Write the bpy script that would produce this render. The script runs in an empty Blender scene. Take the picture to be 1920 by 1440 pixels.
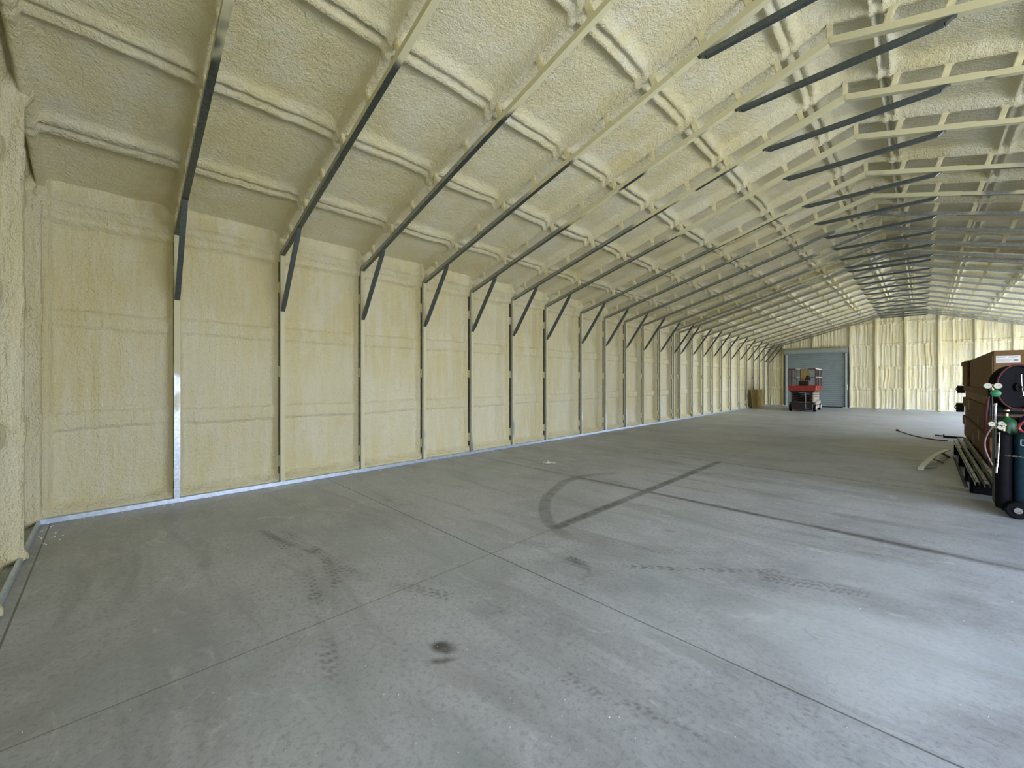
import bpy, bmesh, math, random
import numpy as np
from mathutils import Vector, Matrix

random.seed(7)
rng = np.random.default_rng(11)
sc = bpy.context.scene
COL = sc.collection
PI = math.pi

# ------------------------------------------------------------------ measures
XL, XR, XC = -6.755, 5.355, -0.70          # inner posts left / right, ridge line
WL, WR = -6.955, 5.555                     # foam faces of the long walls
YN, YF = -0.66, 29.40                      # foam faces of the end walls
SL = 0.285                                 # roof slope
ZR = 5.19                                  # inner chord height at the ridge
ROOF = 0.34                                # foam face above the inner chord
PY = [-0.53, 0.618, 1.839, 3.075, 4.304, 5.475, 6.707, 7.915, 9.436, 10.666, 11.861, 13.057, 14.288,
      15.465, 16.053, 17.273, 18.444, 19.6, 20.793, 22.098, 23.45, 24.75, 25.976, 27.211, 28.244, 29.216]
GIRT = (1.095, 2.275)
PURL = (0.37, 1.55, 2.75, 3.95, 5.15)
WEBS = (0.44, 0.86, 1.38, 1.97, 2.58, 3.17, 3.80, 4.40, 5.00, 5.62)
DOORS_R = ((.75, 6.60), (17.6, 28.5))     # open roll-up doorways in the right wall
DOOR_H = 3.25
DOORS_N = ((2.3, 4.9, 3.2),)


def zc(x): return ZR - SL * abs(x - XC)    # inner chord axis
def zf(x): return zc(x) + ROOF


# ------------------------------------------------------------------ materials
def mat(name):
    m = bpy.data.materials.new(name); m.use_nodes = True
    nt = m.node_tree; b = nt.nodes['Principled BSDF']
    return m, nt, b


class G:
    """tiny node helper"""
    def __init__(s, nt): s.nt = nt
    def n(s, t, **k):
        o = s.nt.nodes.new(t)
        for a, v in k.items(): setattr(o, a, v)
        return o
    def l(s, a, b): s.nt.links.new(a, b)
    def put(s, sock, v):
        if hasattr(v, 'is_linked') or isinstance(v, bpy.types.NodeSocket): s.l(v, sock)
        else: sock.default_value = v
    def m(s, op, a, b=None, c=None, clamp=False):
        o = s.n('ShaderNodeMath', operation=op, use_clamp=clamp)
        s.put(o.inputs[0], a)
        if b is not None: s.put(o.inputs[1], b)
        if c is not None: s.put(o.inputs[2], c)
        return o.outputs[0]
    def vm(s, op, a, b=None):
        o = s.n('ShaderNodeVectorMath', operation=op)
        s.put(o.inputs[0], a)
        if b is not None: s.put(o.inputs[1], b)
        return o.outputs['Value'] if op == 'LENGTH' else o.outputs[0]
    def noise(s, vec, scale, detail=3, rough=.5, dist=0):
        o = s.n('ShaderNodeTexNoise'); s.put(o.inputs['Vector'], vec)
        o.inputs['Scale'].default_value = scale; o.inputs['Detail'].default_value = detail
        o.inputs['Roughness'].default_value = rough; o.inputs['Distortion'].default_value = dist
        return o.outputs['Fac']
    def ss(s, v, a, b, lo=0., hi=1.):
        o = s.n('ShaderNodeMapRange', interpolation_type='SMOOTHSTEP')
        s.put(o.inputs[0], v); o.inputs[1].default_value = a; o.inputs[2].default_value = b
        o.inputs[3].default_value = lo; o.inputs[4].default_value = hi
        return o.outputs[0]
    def mix(s, f, a, b):
        o = s.n('ShaderNodeMix', data_type='RGBA'); s.put(o.inputs[0], f)
        for i, c in ((6, a), (7, b)):
            if isinstance(c, tuple): o.inputs[i].default_value = (*c, 1)
            else: s.l(c, o.inputs[i])
        return o.outputs[2]
    def pos(s): return s.n('ShaderNodeNewGeometry').outputs['Position']
    def scl(s, v, t): return s.vm('MULTIPLY', v, t)


def plain(name, col, rough=.5, metal=0., vary=.0, scale=20., spec=.5, bump=0.):
    m, nt, b = mat(name); g = G(nt)
    b.inputs['Roughness'].default_value = rough; b.inputs['Metallic'].default_value = metal
    b.inputs['Specular IOR Level'].default_value = spec
    p = g.pos()
    n = g.noise(p, scale, 4, .6)
    a = tuple(max(0, c * (1 - vary)) for c in col); c2 = tuple(min(1, c * (1 + vary)) for c in col)
    g.l(g.mix(g.ss(n, .3, .7), a, c2), b.inputs['Base Color'])
    if bump:
        bp = g.n('ShaderNodeBump'); bp.inputs['Strength'].default_value = bump; bp.inputs['Distance'].default_value = .01
        g.l(n, bp.inputs['Height']); g.l(bp.outputs[0], b.inputs['Normal'])
    return m


def foam_mat(name, stretch):
    m, nt, b = mat(name); g = G(nt); p = g.pos()
    big = g.noise(p, .55, 3, .5); mid = g.noise(g.scl(p, stretch), 1.0, 4, .6)
    fine = g.noise(p, 26, 4, .65); grain = g.noise(p, 75, 3, .6)
    c = g.mix(g.ss(big, .35, .65), FOAM_A, FOAM_B)
    c = g.mix(g.m('MULTIPLY', g.ss(mid, .42, .68), .60), c, FOAM_C)
    c = g.mix(g.m('MULTIPLY', g.ss(g.noise(g.scl(p, (2.2, 2.2, .9)), 1.0, 5, .65, .4), .50, .70), .45), c, (.83, .81, .68))
    c = g.mix(g.m('MULTIPLY', g.ss(g.noise(p, .9, 2, .5), .55, .75), .30), c, FOAM_D)
    g.l(c, b.inputs['Base Color'])
    b.inputs['Roughness'].default_value = .62; b.inputs['Specular IOR Level'].default_value = .35
    h = g.m('ADD', g.m('MULTIPLY', fine, .85), g.m('MULTIPLY', grain, .40))
    h = g.m('ADD', h, g.m('MULTIPLY', mid, 1.1))
    bp = g.n('ShaderNodeBump'); bp.inputs['Strength'].default_value = 1.; bp.inputs['Distance'].default_value = .036
    g.l(h, bp.inputs['Height']); g.l(bp.outputs[0], b.inputs['Normal'])
    return m


FOAM_A = (.740, .665, .385); FOAM_B = (.785, .735, .500); FOAM_C = (.815, .785, .610); FOAM_D = (.710, .650, .415)
M_wall = foam_mat('spray_foam_wall', (9, 9, 1.0))
M_roof = foam_mat('spray_foam_roof', (2.5, 2.5, 2.5))
M_post = plain('overspray_foam', (.68, .63, .41), .75, 0, .12, 14, .3, .5)
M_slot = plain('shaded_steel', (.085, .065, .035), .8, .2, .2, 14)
M_seal = plain('foam_seal', (.66, .62, .42), .8, 0, .12, 10, .3, .6)


def steel_mat(name, over, col=(.36, .38, .38), seed=0.):
    """galvanised steel with patches of foam overspray"""
    m, nt, b = mat(name); g = G(nt); p = g.pos()
    sp = g.noise(p, 34, 3, .6)
    c = g.mix(g.ss(sp, .35, .65), tuple(x * .82 for x in col), tuple(x * 1.15 for x in col))
    n = g.noise(g.vm('ADD', p, (seed, seed, seed)), 1.1, 3, .5)
    # more overspray nearer the ridge line, where the gun reached the inner chord
    sx = g.n('ShaderNodeSeparateXYZ'); g.l(p, sx.inputs[0])
    d = g.m('ABSOLUTE', g.m('SUBTRACT', sx.outputs[0], XC))
    near = g.m('ADD', g.ss(d, 4.5, 1.2, -.10, over), g.ss(sx.outputs[1], 6.5, 13., 0., -.42))  # backlit shade of the far trusses painted in as thinner overspray
    f = g.ss(g.m('ADD', n, near), .56, .66)
    g.l(g.mix(f, c, (.60, .57, .36)), b.inputs['Base Color'])
    g.l(g.m('MULTIPLY', g.m('SUBTRACT', 1., f), .85), b.inputs['Metallic'])
    g.l(g.m('ADD', g.m('MULTIPLY', f, .35), .38), b.inputs['Roughness'])
    return m


M_steel = steel_mat('galvanised_steel', .22, (.125, .14, .13))
M_steel_side = steel_mat('galvanised_steel_sprayed', .45, seed=5.)
def post_mat():
    m, nt, b = mat('galvanised_post'); g = G(nt); p = g.pos(); sx = g.n('ShaderNodeSeparateXYZ'); g.l(p, sx.inputs[0])
    c = g.mix(g.ss(g.noise(p, 30, 3, .6), .35, .65), (.30, .33, .36), (.42, .45, .48))
    n = g.m('ADD', g.noise(g.scl(p, (1, 1, .5)), 2.2, 3, .5), g.m('ADD', g.ss(sx.outputs[2], .5, 1.9, -.10, .34), g.ss(sx.outputs[1], .7, 1.8, -.05, .26)))
    f = g.ss(n, .55, .66)
    g.l(g.mix(f, c, (.60, .57, .38)), b.inputs['Base Color']); g.l(g.m('MULTIPLY', g.m('SUBTRACT', 1., f), .85), b.inputs['Metallic'])
    g.l(g.m('ADD', g.m('MULTIPLY', f, .3), .40), b.inputs['Roughness'])
    return m
M_postm = post_mat()
M_brace = plain('brace_steel', (.12, .14, .14), .42, .7, .15, 30)
M_rail = plain('galvanised_rail', (.52, .60, .70), .38, .6, .15, 24)


def concrete():
    m, nt, b = mat('concrete'); g = G(nt); p0 = g.pos()
    wob = g.n('ShaderNodeTexNoise'); g.l(p0, wob.inputs['Vector']); wob.inputs['Scale'].default_value = 5.
    off = g.vm('MULTIPLY', g.vm('SUBTRACT', wob.outputs['Color'], (.5, .5, .5)), (.05, .05, 0))
    p = g.vm('ADD', p0, off)
    n1 = g.noise(p, .55, 6, .62); n2 = g.noise(p, 2.6, 6, .68); n3 = g.noise(p0, 30, 5, .7)
    n4 = g.noise(g.scl(p, (.5, 2.6, 1)), 1.1, 6, .62, .8)
    c = g.mix(g.ss(n1, .3, .7), (.300, .315, .338), (.465, .480, .515))
    c = g.mix(g.m('MULTIPLY', g.ss(n2, .38, .66), .65), c, (.480, .500, .530))
    c = g.mix(g.m('MULTIPLY', g.ss(n4, .48, .68), .60), c, (.260, .266, .275))
    c = g.mix(g.m('MULTIPLY', g.ss(n3, .46, .70), .60), c, (.22, .23, .24))
    c = g.mix(g.m('MULTIPLY', g.ss(g.noise(p0, 55, 3, .7), .52, .75), .40), c, (.20, .21, .22))
    c = g.mix(g.m('MULTIPLY', g.ss(g.noise(p, .8, 3, .5), .50, .70), .40), c, (.325, .385, .395))
    c = g.mix(g.m('MULTIPLY', g.ss(g.noise(p, .65, 3, .55, .4), .54, .72), .40), c, (.43, .43, .485))
    c = g.mix(g.m('MULTIPLY', g.ss(g.noise(p0, 11, 5, .7), .55, .75), .35), c, (.52, .54, .56))
    # pale scuffs
    c = g.mix(g.m('MULTIPLY', g.ss(g.noise(g.scl(p, (1, 1.8, 1)), 1.7, 7, .75, 1.5), .56, .70), .55), c, (.60, .63, .65))
    # tan dust
    c = g.mix(g.m('MULTIPLY', g.ss(g.noise(p, 1.3, 4, .6), .62, .78), .4), c, (.33, .29, .20))

    def stain(c, mask, strength, col=(.075, .075, .078)):
        return g.mix(g.m('MULTIPLY', mask, strength, clamp=True), c, col)
    sx = g.n('ShaderNodeSeparateXYZ'); g.l(p0, sx.inputs[0])
    # saw-cut joints every 2.92 m across and two along the slab
    ph = g.m('ABSOLUTE', g.m('SUBTRACT', g.m('PINGPONG', g.m('ADD', sx.outputs[1], -2.46 + 2.92 * 4), 1.46), 0.))
    c = stain(c, g.ss(ph, .008, .004), .80)
    c = stain(c, g.ss(g.m('ABSOLUTE', g.m('ADD', sx.outputs[0], 2.75)), .006, .003), .6)
    c = stain(c, g.ss(g.m('ABSOLUTE', g.m('ADD', sx.outputs[0], -1.30)), .006, .003), .6)
    at = g.n('ShaderNodeAttribute', attribute_name='dirt')
    worn = g.ss(g.noise(p0, 9, 5, .7), .25, .62, .45, 1.)
    c = stain(c, g.m('MULTIPLY', at.outputs['Fac'], worn), 1.)
    at2 = g.n('ShaderNodeAttribute', attribute_name='pale_patch')
    c = stain(c, at2.outputs['Fac'], 1., (.56, .61, .64))
    g.l(c, b.inputs['Base Color'])
    g.l(g.ss(n2, .3, .7, .40, .56), b.inputs['Roughness']); b.inputs['Specular IOR Level'].default_value = .5
    bp = g.n('ShaderNodeBump'); bp.inputs['Strength'].default_value = .25; bp.inputs['Distance'].default_value = .006
    g.l(g.m('ADD', n3, n2), bp.inputs['Height']); g.l(bp.outputs[0], b.inputs['Normal'])
    return m


M_floor = concrete()
M_doorpaint = plain('door_paint', (.215, .262, .262), .45, 0, .06, 3)
M_hood = plain('door_hood', (.30, .34, .32), .5, .1, .06, 3)
M_guide = plain('door_guide', (.55, .60, .60), .4, .3, .05, 8)
M_white = plain('white_paint', (.80, .80, .77), .5, 0, .05, 20)
M_dark = plain('dark_gap', (.02, .022, .022), .6, 0, .1, 8)
M_red = plain('red_paint', (.25, .020, .013), .42, 0, .2, 9)
M_redrail = plain('dark_red_rail', (.075, .012, .010), .45, 0, .2, 9)
M_black = plain('black_rubber', (.004, .004, .005), .7, 0, .2, 12, .1)
M_blacksteel = plain('black_steel', (.006, .006, .007), .55, .1, .2, 12)
M_beige = plain('beige_enamel', (.36, .32, .25), .5, 0, .1, 9)
M_armdark = plain('dark_arm', (.028, .018, .015), .45, .3, .3, 12)  # near-black brown for most lift arms and fittings
M_kraft = plain('kraft_cardboard', (.190, .115, .052), .85, 0, .07, 6, .2)
M_kraft2 = plain('worn_cardboard', (.140, .080, .034), .85, 0, .22, 7, .2)
M_kraft3 = plain('pale_cardboard', (.21, .14, .07), .85, 0, .15, 7, .2)
M_wood = plain('skid_timber', (.115, .060, .028), .8, 0, .3, 9, .2)
M_tape = plain('packing_tape', (.46, .40, .28), .4, 0, .1, 9)
M_blue = plain('cylinder_blue', (.010, .045, .075), .38, .1, .15, 9)
M_navy = plain('navy_paint', (.012, .02, .14), .3, .1, .15, 9)
M_green = plain('cylinder_green', (.015, .085, .03), .4, .1, .15, 9)
M_knob = plain('green_knob', (.01, .16, .05), .4, 0, .15, 30)
M_chrome = plain('bright_metal', (.45, .45, .43), .2, 1., .05, 20)
M_brass = plain('brass', (.45, .38, .22), .3, 1., .1, 20)
M_hose = plain('red_hose', (.055, .004, .007), .7, 0, .15, 30)
M_gauge = plain('gauge_face', (.50, .50, .42), .5, 0, .03, 30)
M_grey = plain('grey_text', (.25, .26, .28), .6, 0, .1, 30)
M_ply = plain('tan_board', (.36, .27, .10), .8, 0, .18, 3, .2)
M_paper = plain('white_paper', (.92, .91, .88), .8, 0, .05, 12)
M_strip = plain('pale_strip', (.66, .66, .56), .4, .3, .08, 14)
M_alu = plain('aluminium', (.46, .48, .40), .4, .7, .12, 14)
M_crumb = plain('foam_crumb', (.85, .84, .76), .8, 0, .05, 12)


# ------------------------------------------------------------------ mesh helpers
class MB:
    def __init__(s): s.v = []; s.f = []; s.m = []
    def box(s, x0, x1, y0, y1, z0, z1, mi=0):
        b = len(s.v)
        s.v += [(x, y, z) for z in (z0, z1) for y in (y0, y1) for x in (x0, x1)]
        s.f += [tuple(b + i for i in q) for q in ((0, 2, 3, 1), (4, 5, 7, 6), (0, 1, 5, 4), (2, 6, 7, 3), (0, 4, 6, 2), (1, 3, 7, 5))]
        s.m += [mi] * 6
        return s
    def bar(s, a, c, w, h, up=(0, 0, 1), mi=0, taper=1.):
        """rectangular bar a->c; w across, h along 'up'"""
        a, c = Vector(a), Vector(c); d = (c - a).normalized(); up = Vector(up)
        side = d.cross(up).normalized(); u2 = side.cross(d).normalized(); b = len(s.v)
        for p, k in ((a, 1.), (c, taper)):
            for i, j in ((-1, -1), (1, -1), (1, 1), (-1, 1)):
                s.v.append(tuple(p + side * (i * w / 2) + u2 * (j * h / 2 * k)))
        s.f += [(b, b + 1, b + 2, b + 3), (b + 7, b + 6, b + 5, b + 4)] + [(b + i, b + 4 + i, b + 4 + (i + 1) % 4, b + (i + 1) % 4) for i in range(4)]
        s.m += [mi] * 6
        return s
    def tube(s, pts, r, n=10, mi=0, caps=True):
        pts = [Vector(p) for p in pts]; b = len(s.v); prev = None
        for i, p in enumerate(pts):
            d = (pts[min(i + 1, len(pts) - 1)] - pts[max(i - 1, 0)]).normalized()
            ref = Vector((0, 0, 1)) if abs(d.z) < .95 else Vector((1, 0, 0))
            a = d.cross(ref).normalized() if prev is None else (prev - d * prev.dot(d)).normalized()
            prev = a; c = d.cross(a)
            rr = r[i] if isinstance(r, (list, tuple)) else r
            for k in range(n):
                t = 2 * PI * k / n; s.v.append(tuple(p + (a * math.cos(t) + c * math.sin(t)) * rr))
        for i in range(len(pts) - 1):
            for k in range(n):
                s.f.append((b + i * n + k, b + i * n + (k + 1) % n, b + (i + 1) * n + (k + 1) % n, b + (i + 1) * n + k)); s.m.append(mi)
        if caps:
            s.f += [tuple(b + k for k in range(n))[::-1], tuple(b + (len(pts) - 1) * n + k for k in range(n))]; s.m += [mi, mi]
        return s
    def lathe(s, prof, c=(0, 0, 0), axis='z', n=28, mi=0):
        b = len(s.v)
        for r, h in prof:
            for k in range(n):
                t = 2 * PI * k / n; x, y = r * math.cos(t), r * math.sin(t)
                q = {'z': (x, y, h), 'x': (h, x, y), 'y': (x, h, y)}[axis]
                s.v.append((q[0] + c[0], q[1] + c[1], q[2] + c[2]))
        for i in range(len(prof) - 1):
            for k in range(n):
                s.f.append((b + i * n + k, b + i * n + (k + 1) % n, b + (i + 1) * n + (k + 1) % n, b + (i + 1) * n + k)); s.m.append(mi)
        return s
    def build(s, name, mats, parent=None, smooth=False, bevel=0.):
        me = bpy.data.meshes.new(name); me.from_pydata(s.v, [], s.f)
        if not isinstance(mats, (list, tuple)): mats = [mats]
        for m in mats: me.materials.append(m)
        me.polygons.foreach_set('material_index', s.m)
        bm = bmesh.new(); bm.from_mesh(me); bmesh.ops.recalc_face_normals(bm, faces=bm.faces)
        if bevel:
            bmesh.ops.bevel(bm, geom=[e for e in bm.edges if e.is_manifold and e.calc_face_angle(0) > .6], offset=bevel, segments=2, affect='EDGES', clamp_overlap=True)
        bm.to_mesh(me); bm.free()
        if smooth:
            for p in me.polygons: p.use_smooth = True
            me.set_sharp_from_angle(angle=.7)
        o = bpy.data.objects.new(name, me); COL.objects.link(o)
        if parent: o.parent = parent
        return o


def thing(name, label, cat, loc=(0, 0, 0), rz=0, group=None):
    o = bpy.data.objects.new(name, None); COL.objects.link(o); o.location = loc; o.rotation_euler = (0, 0, rz)
    o.empty_display_size = .1
    return tag(o, label, cat, group)
def tag(o, label, cat, group=None, kind=None):
    o['label'] = label; o['category'] = cat
    if group: o['group'] = group
    if kind: o['kind'] = kind
    return o
def struct(o, label=None, cat=None):
    o['kind'] = 'structure'
    if label: o['label'] = label
    if cat: o['category'] = cat
    return o
def copy_tree(o, parent=None):
    c = o.copy(); COL.objects.link(c)
    if parent: c.parent = parent
    for ch in list(KIDS.get(o.name, [])) or [x for x in o.children]: copy_tree(ch, c)
    return c
KIDS = {}


# ------------------------------------------------------------------ numpy value noise
TAB = rng.random((256, 256))
def vn(u, v, seed=0):
    u = u + 17.3 * seed + 300; v = v + 7.7 * seed + 300
    iu = np.floor(u).astype(int); iv = np.floor(v).astype(int); fu = u - iu; fv = v - iv
    fu = fu * fu * (3 - 2 * fu); fv = fv * fv * (3 - 2 * fv)
    a = TAB[iu % 256, iv % 256]; b = TAB[(iu + 1) % 256, iv % 256]; c = TAB[iu % 256, (iv + 1) % 256]; d = TAB[(iu + 1) % 256, (iv + 1) % 256]
    return (a * (1 - fu) + b * fu) * (1 - fv) + (c * (1 - fu) + d * fu) * fv - .5
def sst(x, a, b):
    t = np.clip((x - a) / (b - a), 0, 1); return t * t * (3 - 2 * t)


def grid_mesh(name, P, m, hole=None, flip=False):
    nu, nv = P.shape[:2]
    me = bpy.data.meshes.new(name)
    idx = np.arange(nu * nv).reshape(nu, nv)
    q = np.stack([idx[:-1, :-1], idx[1:, :-1], idx[1:, 1:], idx[:-1, 1:]], -1)
    if flip: q = q[..., ::-1]
    q = q.reshape(-1, 4)
    if hole is not None: q = q[~hole.reshape(-1)]
    me.vertices.add(nu * nv); me.vertices.foreach_set('co', P.reshape(-1).astype(np.float32))
    me.loops.add(q.size); me.loops.foreach_set('vertex_index', q.reshape(-1).astype(np.int32))
    me.polygons.add(len(q)); me.polygons.foreach_set('loop_start', np.arange(0, q.size, 4, dtype=np.int32))
    me.polygons.foreach_set('loop_total', np.full(len(q), 4, dtype=np.int32))
    me.update(calc_edges=True); me.validate()
    me.polygons.foreach_set('use_smooth', np.ones(len(me.polygons), dtype=bool))
    me.materials.append(m)
    o = bpy.data.objects.new(name, me); COL.objects.link(o)
    return o


YS = np.concatenate([np.arange(YN, 3, .016), np.arange(3, 8, .022), np.arange(8, 16, .032), np.arange(16, YF, .045), [YF]])


def crease(d, at, w, s): return -s * np.exp(-((np.abs(d) - at) / w) ** 2)


def bands(d, half, h, w=.02):
    """raised strip with rounded shoulders"""
    return h * (1 - sst(np.abs(d), half - w, half + w))


def wall_h(U, V, posts, girts, top, seed, drip=1., ridge=.085, rw=.045, girt_h=.036):
    h = .020 * vn(U * 1.1, V * 1.1, seed) + .010 * vn(U * 4, V * 2.2, seed + 1)
    h += drip * (.012 * vn(U * 9 + .6 * vn(U * 2, V * 2, 5), V * .9, seed + 2) + .007 * vn(U * 22, V * 1.6, seed + 3))
    h += .004 * vn(U * 30, V * 30, seed + 4)
    for k, gz in enumerate(girts):
        d = V - gz + .030 * vn(U * 1.7, V * 0, seed + 6 + k) + .012 * vn(U * 9, V * 0, seed + 9 + k)
        h += bands(d, .105, girt_h, .03) + crease(d, .116, .013, .034) + .010 * bands(d, .04, 1, .02) * (.5 + vn(U * 3, V * 9, seed))
    hp = np.zeros_like(h)
    for k, yp in enumerate(posts):
        d = U - yp + .020 * vn(V * 1.3, V * 0 + k, seed + 12) + .008 * vn(V * 6, V * 0 + k, seed + 13)
        hp = np.maximum(hp, ridge * (1 - sst(np.abs(d), rw - .012, rw + .035)) + .02 * (1 - sst(np.abs(d), rw, rw + .11)))
    h = np.maximum(h, hp) + .25 * np.minimum(h, hp)
    return h


# ------------------------------------------------------------------ left wall
VZ = np.concatenate([np.arange(0, 3.62, .02), [3.66, 3.80]])
U, V = np.meshgrid(YS, VZ, indexing='ij')
h = wall_h(U, V, PY, GIRT, 3.6, 1)
h += .09 * sst(V + .02 * vn(U * 4, V * 0, 40), .14, .05) + .05 * sst(V + .02 * vn(U * 6, V * 0, 41), .20, .12)
e = V - 3.50 + .025 * vn(U * 1.5, V * 0, 44) + .01 * vn(U * 7, V * 0, 45)
h += bands(e, .14, .065, .05) + crease(e + .02 * vn(U * 3, V * 0, 46), .155, .014, .035) + crease(e, .05, .013, .022) + .17 * sst(V, 3.40, 3.72)
h = np.where(V < 3.3, np.minimum(h, .162), h)
P = np.stack([WL + h, U, V], -1)
struct(grid_mesh('wall_left', P, M_wall), 'long left wall of yellow spray foam panels between the steel posts', 'wall')

# right wall, with its two open doorways
yr = np.concatenate([np.arange(YN, YF, .06), [YF]]); zr = np.concatenate([np.arange(0, 3.62, .05), [3.80]])
U, V = np.meshgrid(yr, zr, indexing='ij')
posts_r = [y for y in PY if not any(a - .05 < y < b + .05 for a, b in DOORS_R)]
h = wall_h(U, V, posts_r, GIRT, 3.6, 21)
P = np.stack([WR - h, U, V], -1)
uc = (yr[:-1] + yr[1:]) / 2; vc = (zr[:-1] + zr[1:]) / 2
Uc, Vc = np.meshgrid(uc, vc, indexing='ij'); hole = np.zeros_like(Uc, bool)
for a, b_ in DOORS_R: hole |= (Uc > a) & (Uc < b_) & (Vc < DOOR_H)
struct(grid_mesh('wall_right', P, M_wall, hole, True), 'right wall of spray foam with two open doorways', 'wall')

# ------------------------------------------------------------------ end walls
def end_wall(name, y, sgn, studs, girts, seed, holes, label, rdepth):
    xs = np.arange(WL - .02, WR + .03, .0125 if sgn < 0 else .03); n = 215
    t = np.linspace(0, 1, n)
    X = np.repeat(xs[:, None], n, 1); top = zf(X) + .05; Z = t[None, :] * top
    h = wall_h(X, Z, [], girts, 0, seed, 1.5 if sgn < 0 else 1., girt_h=.03)
    if sgn < 0:   # deep vertical folds of foam in every bay of the far wall
        sec = np.floor((Z + .04 * vn(X * 3, Z * 0, 7)) / 1.14); fold = vn(X * 15 + .9 * vn(X * 1.5, Z * 1.6, seed), Z * .45 + 3.3 * sec, seed + 30); h += .050 * fold + .030 * np.abs(vn(X * 22 + .9 * vn(X * 2, Z * 2, 3), Z * .6 + 2.7 * sec, seed + 31)) + .035 * vn(X * 5, Z * .8 + sec, seed + 32)
    hp = np.zeros_like(h)
    for k, (xp, z0) in enumerate(studs):
        d = X - xp + .025 * vn(Z * 1.3, Z * 0 + k, seed + 12)
        s = rdepth * (1 - sst(np.abs(d), .04, .085)) + .02 * (1 - sst(np.abs(d), .06, .16))
        hp = np.maximum(hp, np.where(Z > z0, s, 0))
    h = np.maximum(h, hp) + .3 * np.minimum(h, hp)
    h += (.07 if sgn < 0 else .03) * sst(Z, .12, .03) + .06 * sst(top - Z, .28, .12)
    P = np.stack([X, y + sgn * h, Z], -1)
    xc_ = (xs[:-1] + xs[1:]) / 2; hole = np.zeros((len(xs) - 1, n - 1), bool)
    for (a, b_, z1) in holes:
        zc_ = (Z[:-1, :-1] + Z[1:, 1:]) / 2; hole |= ((xc_ > a) & (xc_ < b_))[:, None] & (zc_ < z1)
    struct(grid_mesh(name, P, M_wall, hole, sgn > 0), label, 'wall')


end_wall('wall_far', YF, -1, [(-6.0, 0), (-4.491, 3.3), (-2.82, 0), (-1.75, 0), (-.60, 0), (.60, 0), (1.80, 0), (2.96, 0), (4.15, 0)],
         (1.10, 2.24, 3.42, 4.56), 60, [], 'far end wall of pale wrinkled spray foam in tall bays beside the roll-up door', .10)
end_wall('wall_near', YN, 1, [(-6.78, 0), (-5.50, 0), (-4.30, 0), (-3.1, 0), (-1.9, 0), (-.7, 0), (.5, 0), (1.7, 0), (2.9, 3.4), (4.1, 3.4), (5.0, 0)],
         (1.1, 2.3, 3.5), 80, DOORS_N, 'near end wall of spray foam at the left edge, beside the first post', .11)

# ------------------------------------------------------------------ ceiling
half = XR - XC + .2
ss_ = np.concatenate([np.arange(-half - .03, half + .03, .026), [half + .03]])
U, S = np.meshgrid(YS, ss_, indexing='ij'); X = XC + S
h = .002 * vn(U * 19, S * 19, 106) + .030 * vn(U * 1.0, S * 1.0, 100) + .014 * vn(U * 3.5, S * 3.5, 101) + .007 * vn(U * 11, S * 11, 102) + .003 * vn(U * 30, S * 30, 103)
wl = sst(np.abs(S), 3.2, 4.6)
h += wl * (.010 * vn(U * 7, S * 1.0, 104) + .006 * vn(U * 19, S * 1.5, 105))
pu = np.zeros_like(h)
for k, o_ in enumerate(PURL):
    for sg in (-1, 1):
        d = S - sg * o_ + .022 * vn(U * 1.3, U * 0 + k * sg, 110) + .010 * vn(U * 6, U * 0 + k * sg, 111)
        w = .030 + .012 * vn(U * 2.2, S * 0 + k, 112)
        fat = (.75 + .9 * (vn(U * 1.1, U * 0 + k + 9 * sg, 114) + .5))
        if k == 0: fat = fat * 1.25
        b1 = np.exp(-((d + .052) / w) ** 2); b2 = np.exp(-((d - .052) / (w * .9)) ** 2)
        pu = np.maximum(pu, .060 * fat * np.maximum(b1, .8 * b2) + .020 * (1 - sst(np.abs(d), .09, .15)) + .012 * np.abs(vn(U * 14, S * 14, 113)) * (np.abs(d) < .12))
h = h + pu
rp = np.zeros_like(h)
for k, yp in enumerate(PY):
    d = U - yp + .018 * vn(S * 1.1, S * 0 + k, 120) + .010 * vn(S * 7, S * 0 + k, 121)
    rp = np.maximum(rp, .115 * (1 - sst(np.abs(d), .030, .055)) + .03 * (1 - sst(np.abs(d), .05, .15)))
h = np.maximum(h, rp) + .3 * np.minimum(h, rp)
P = np.stack([X, U, zf(X) - h], -1)
struct(grid_mesh('ceiling', P, M_roof, None, False), 'vaulted ceiling of yellow spray foam with beaded purlin lines', 'ceiling')

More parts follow.
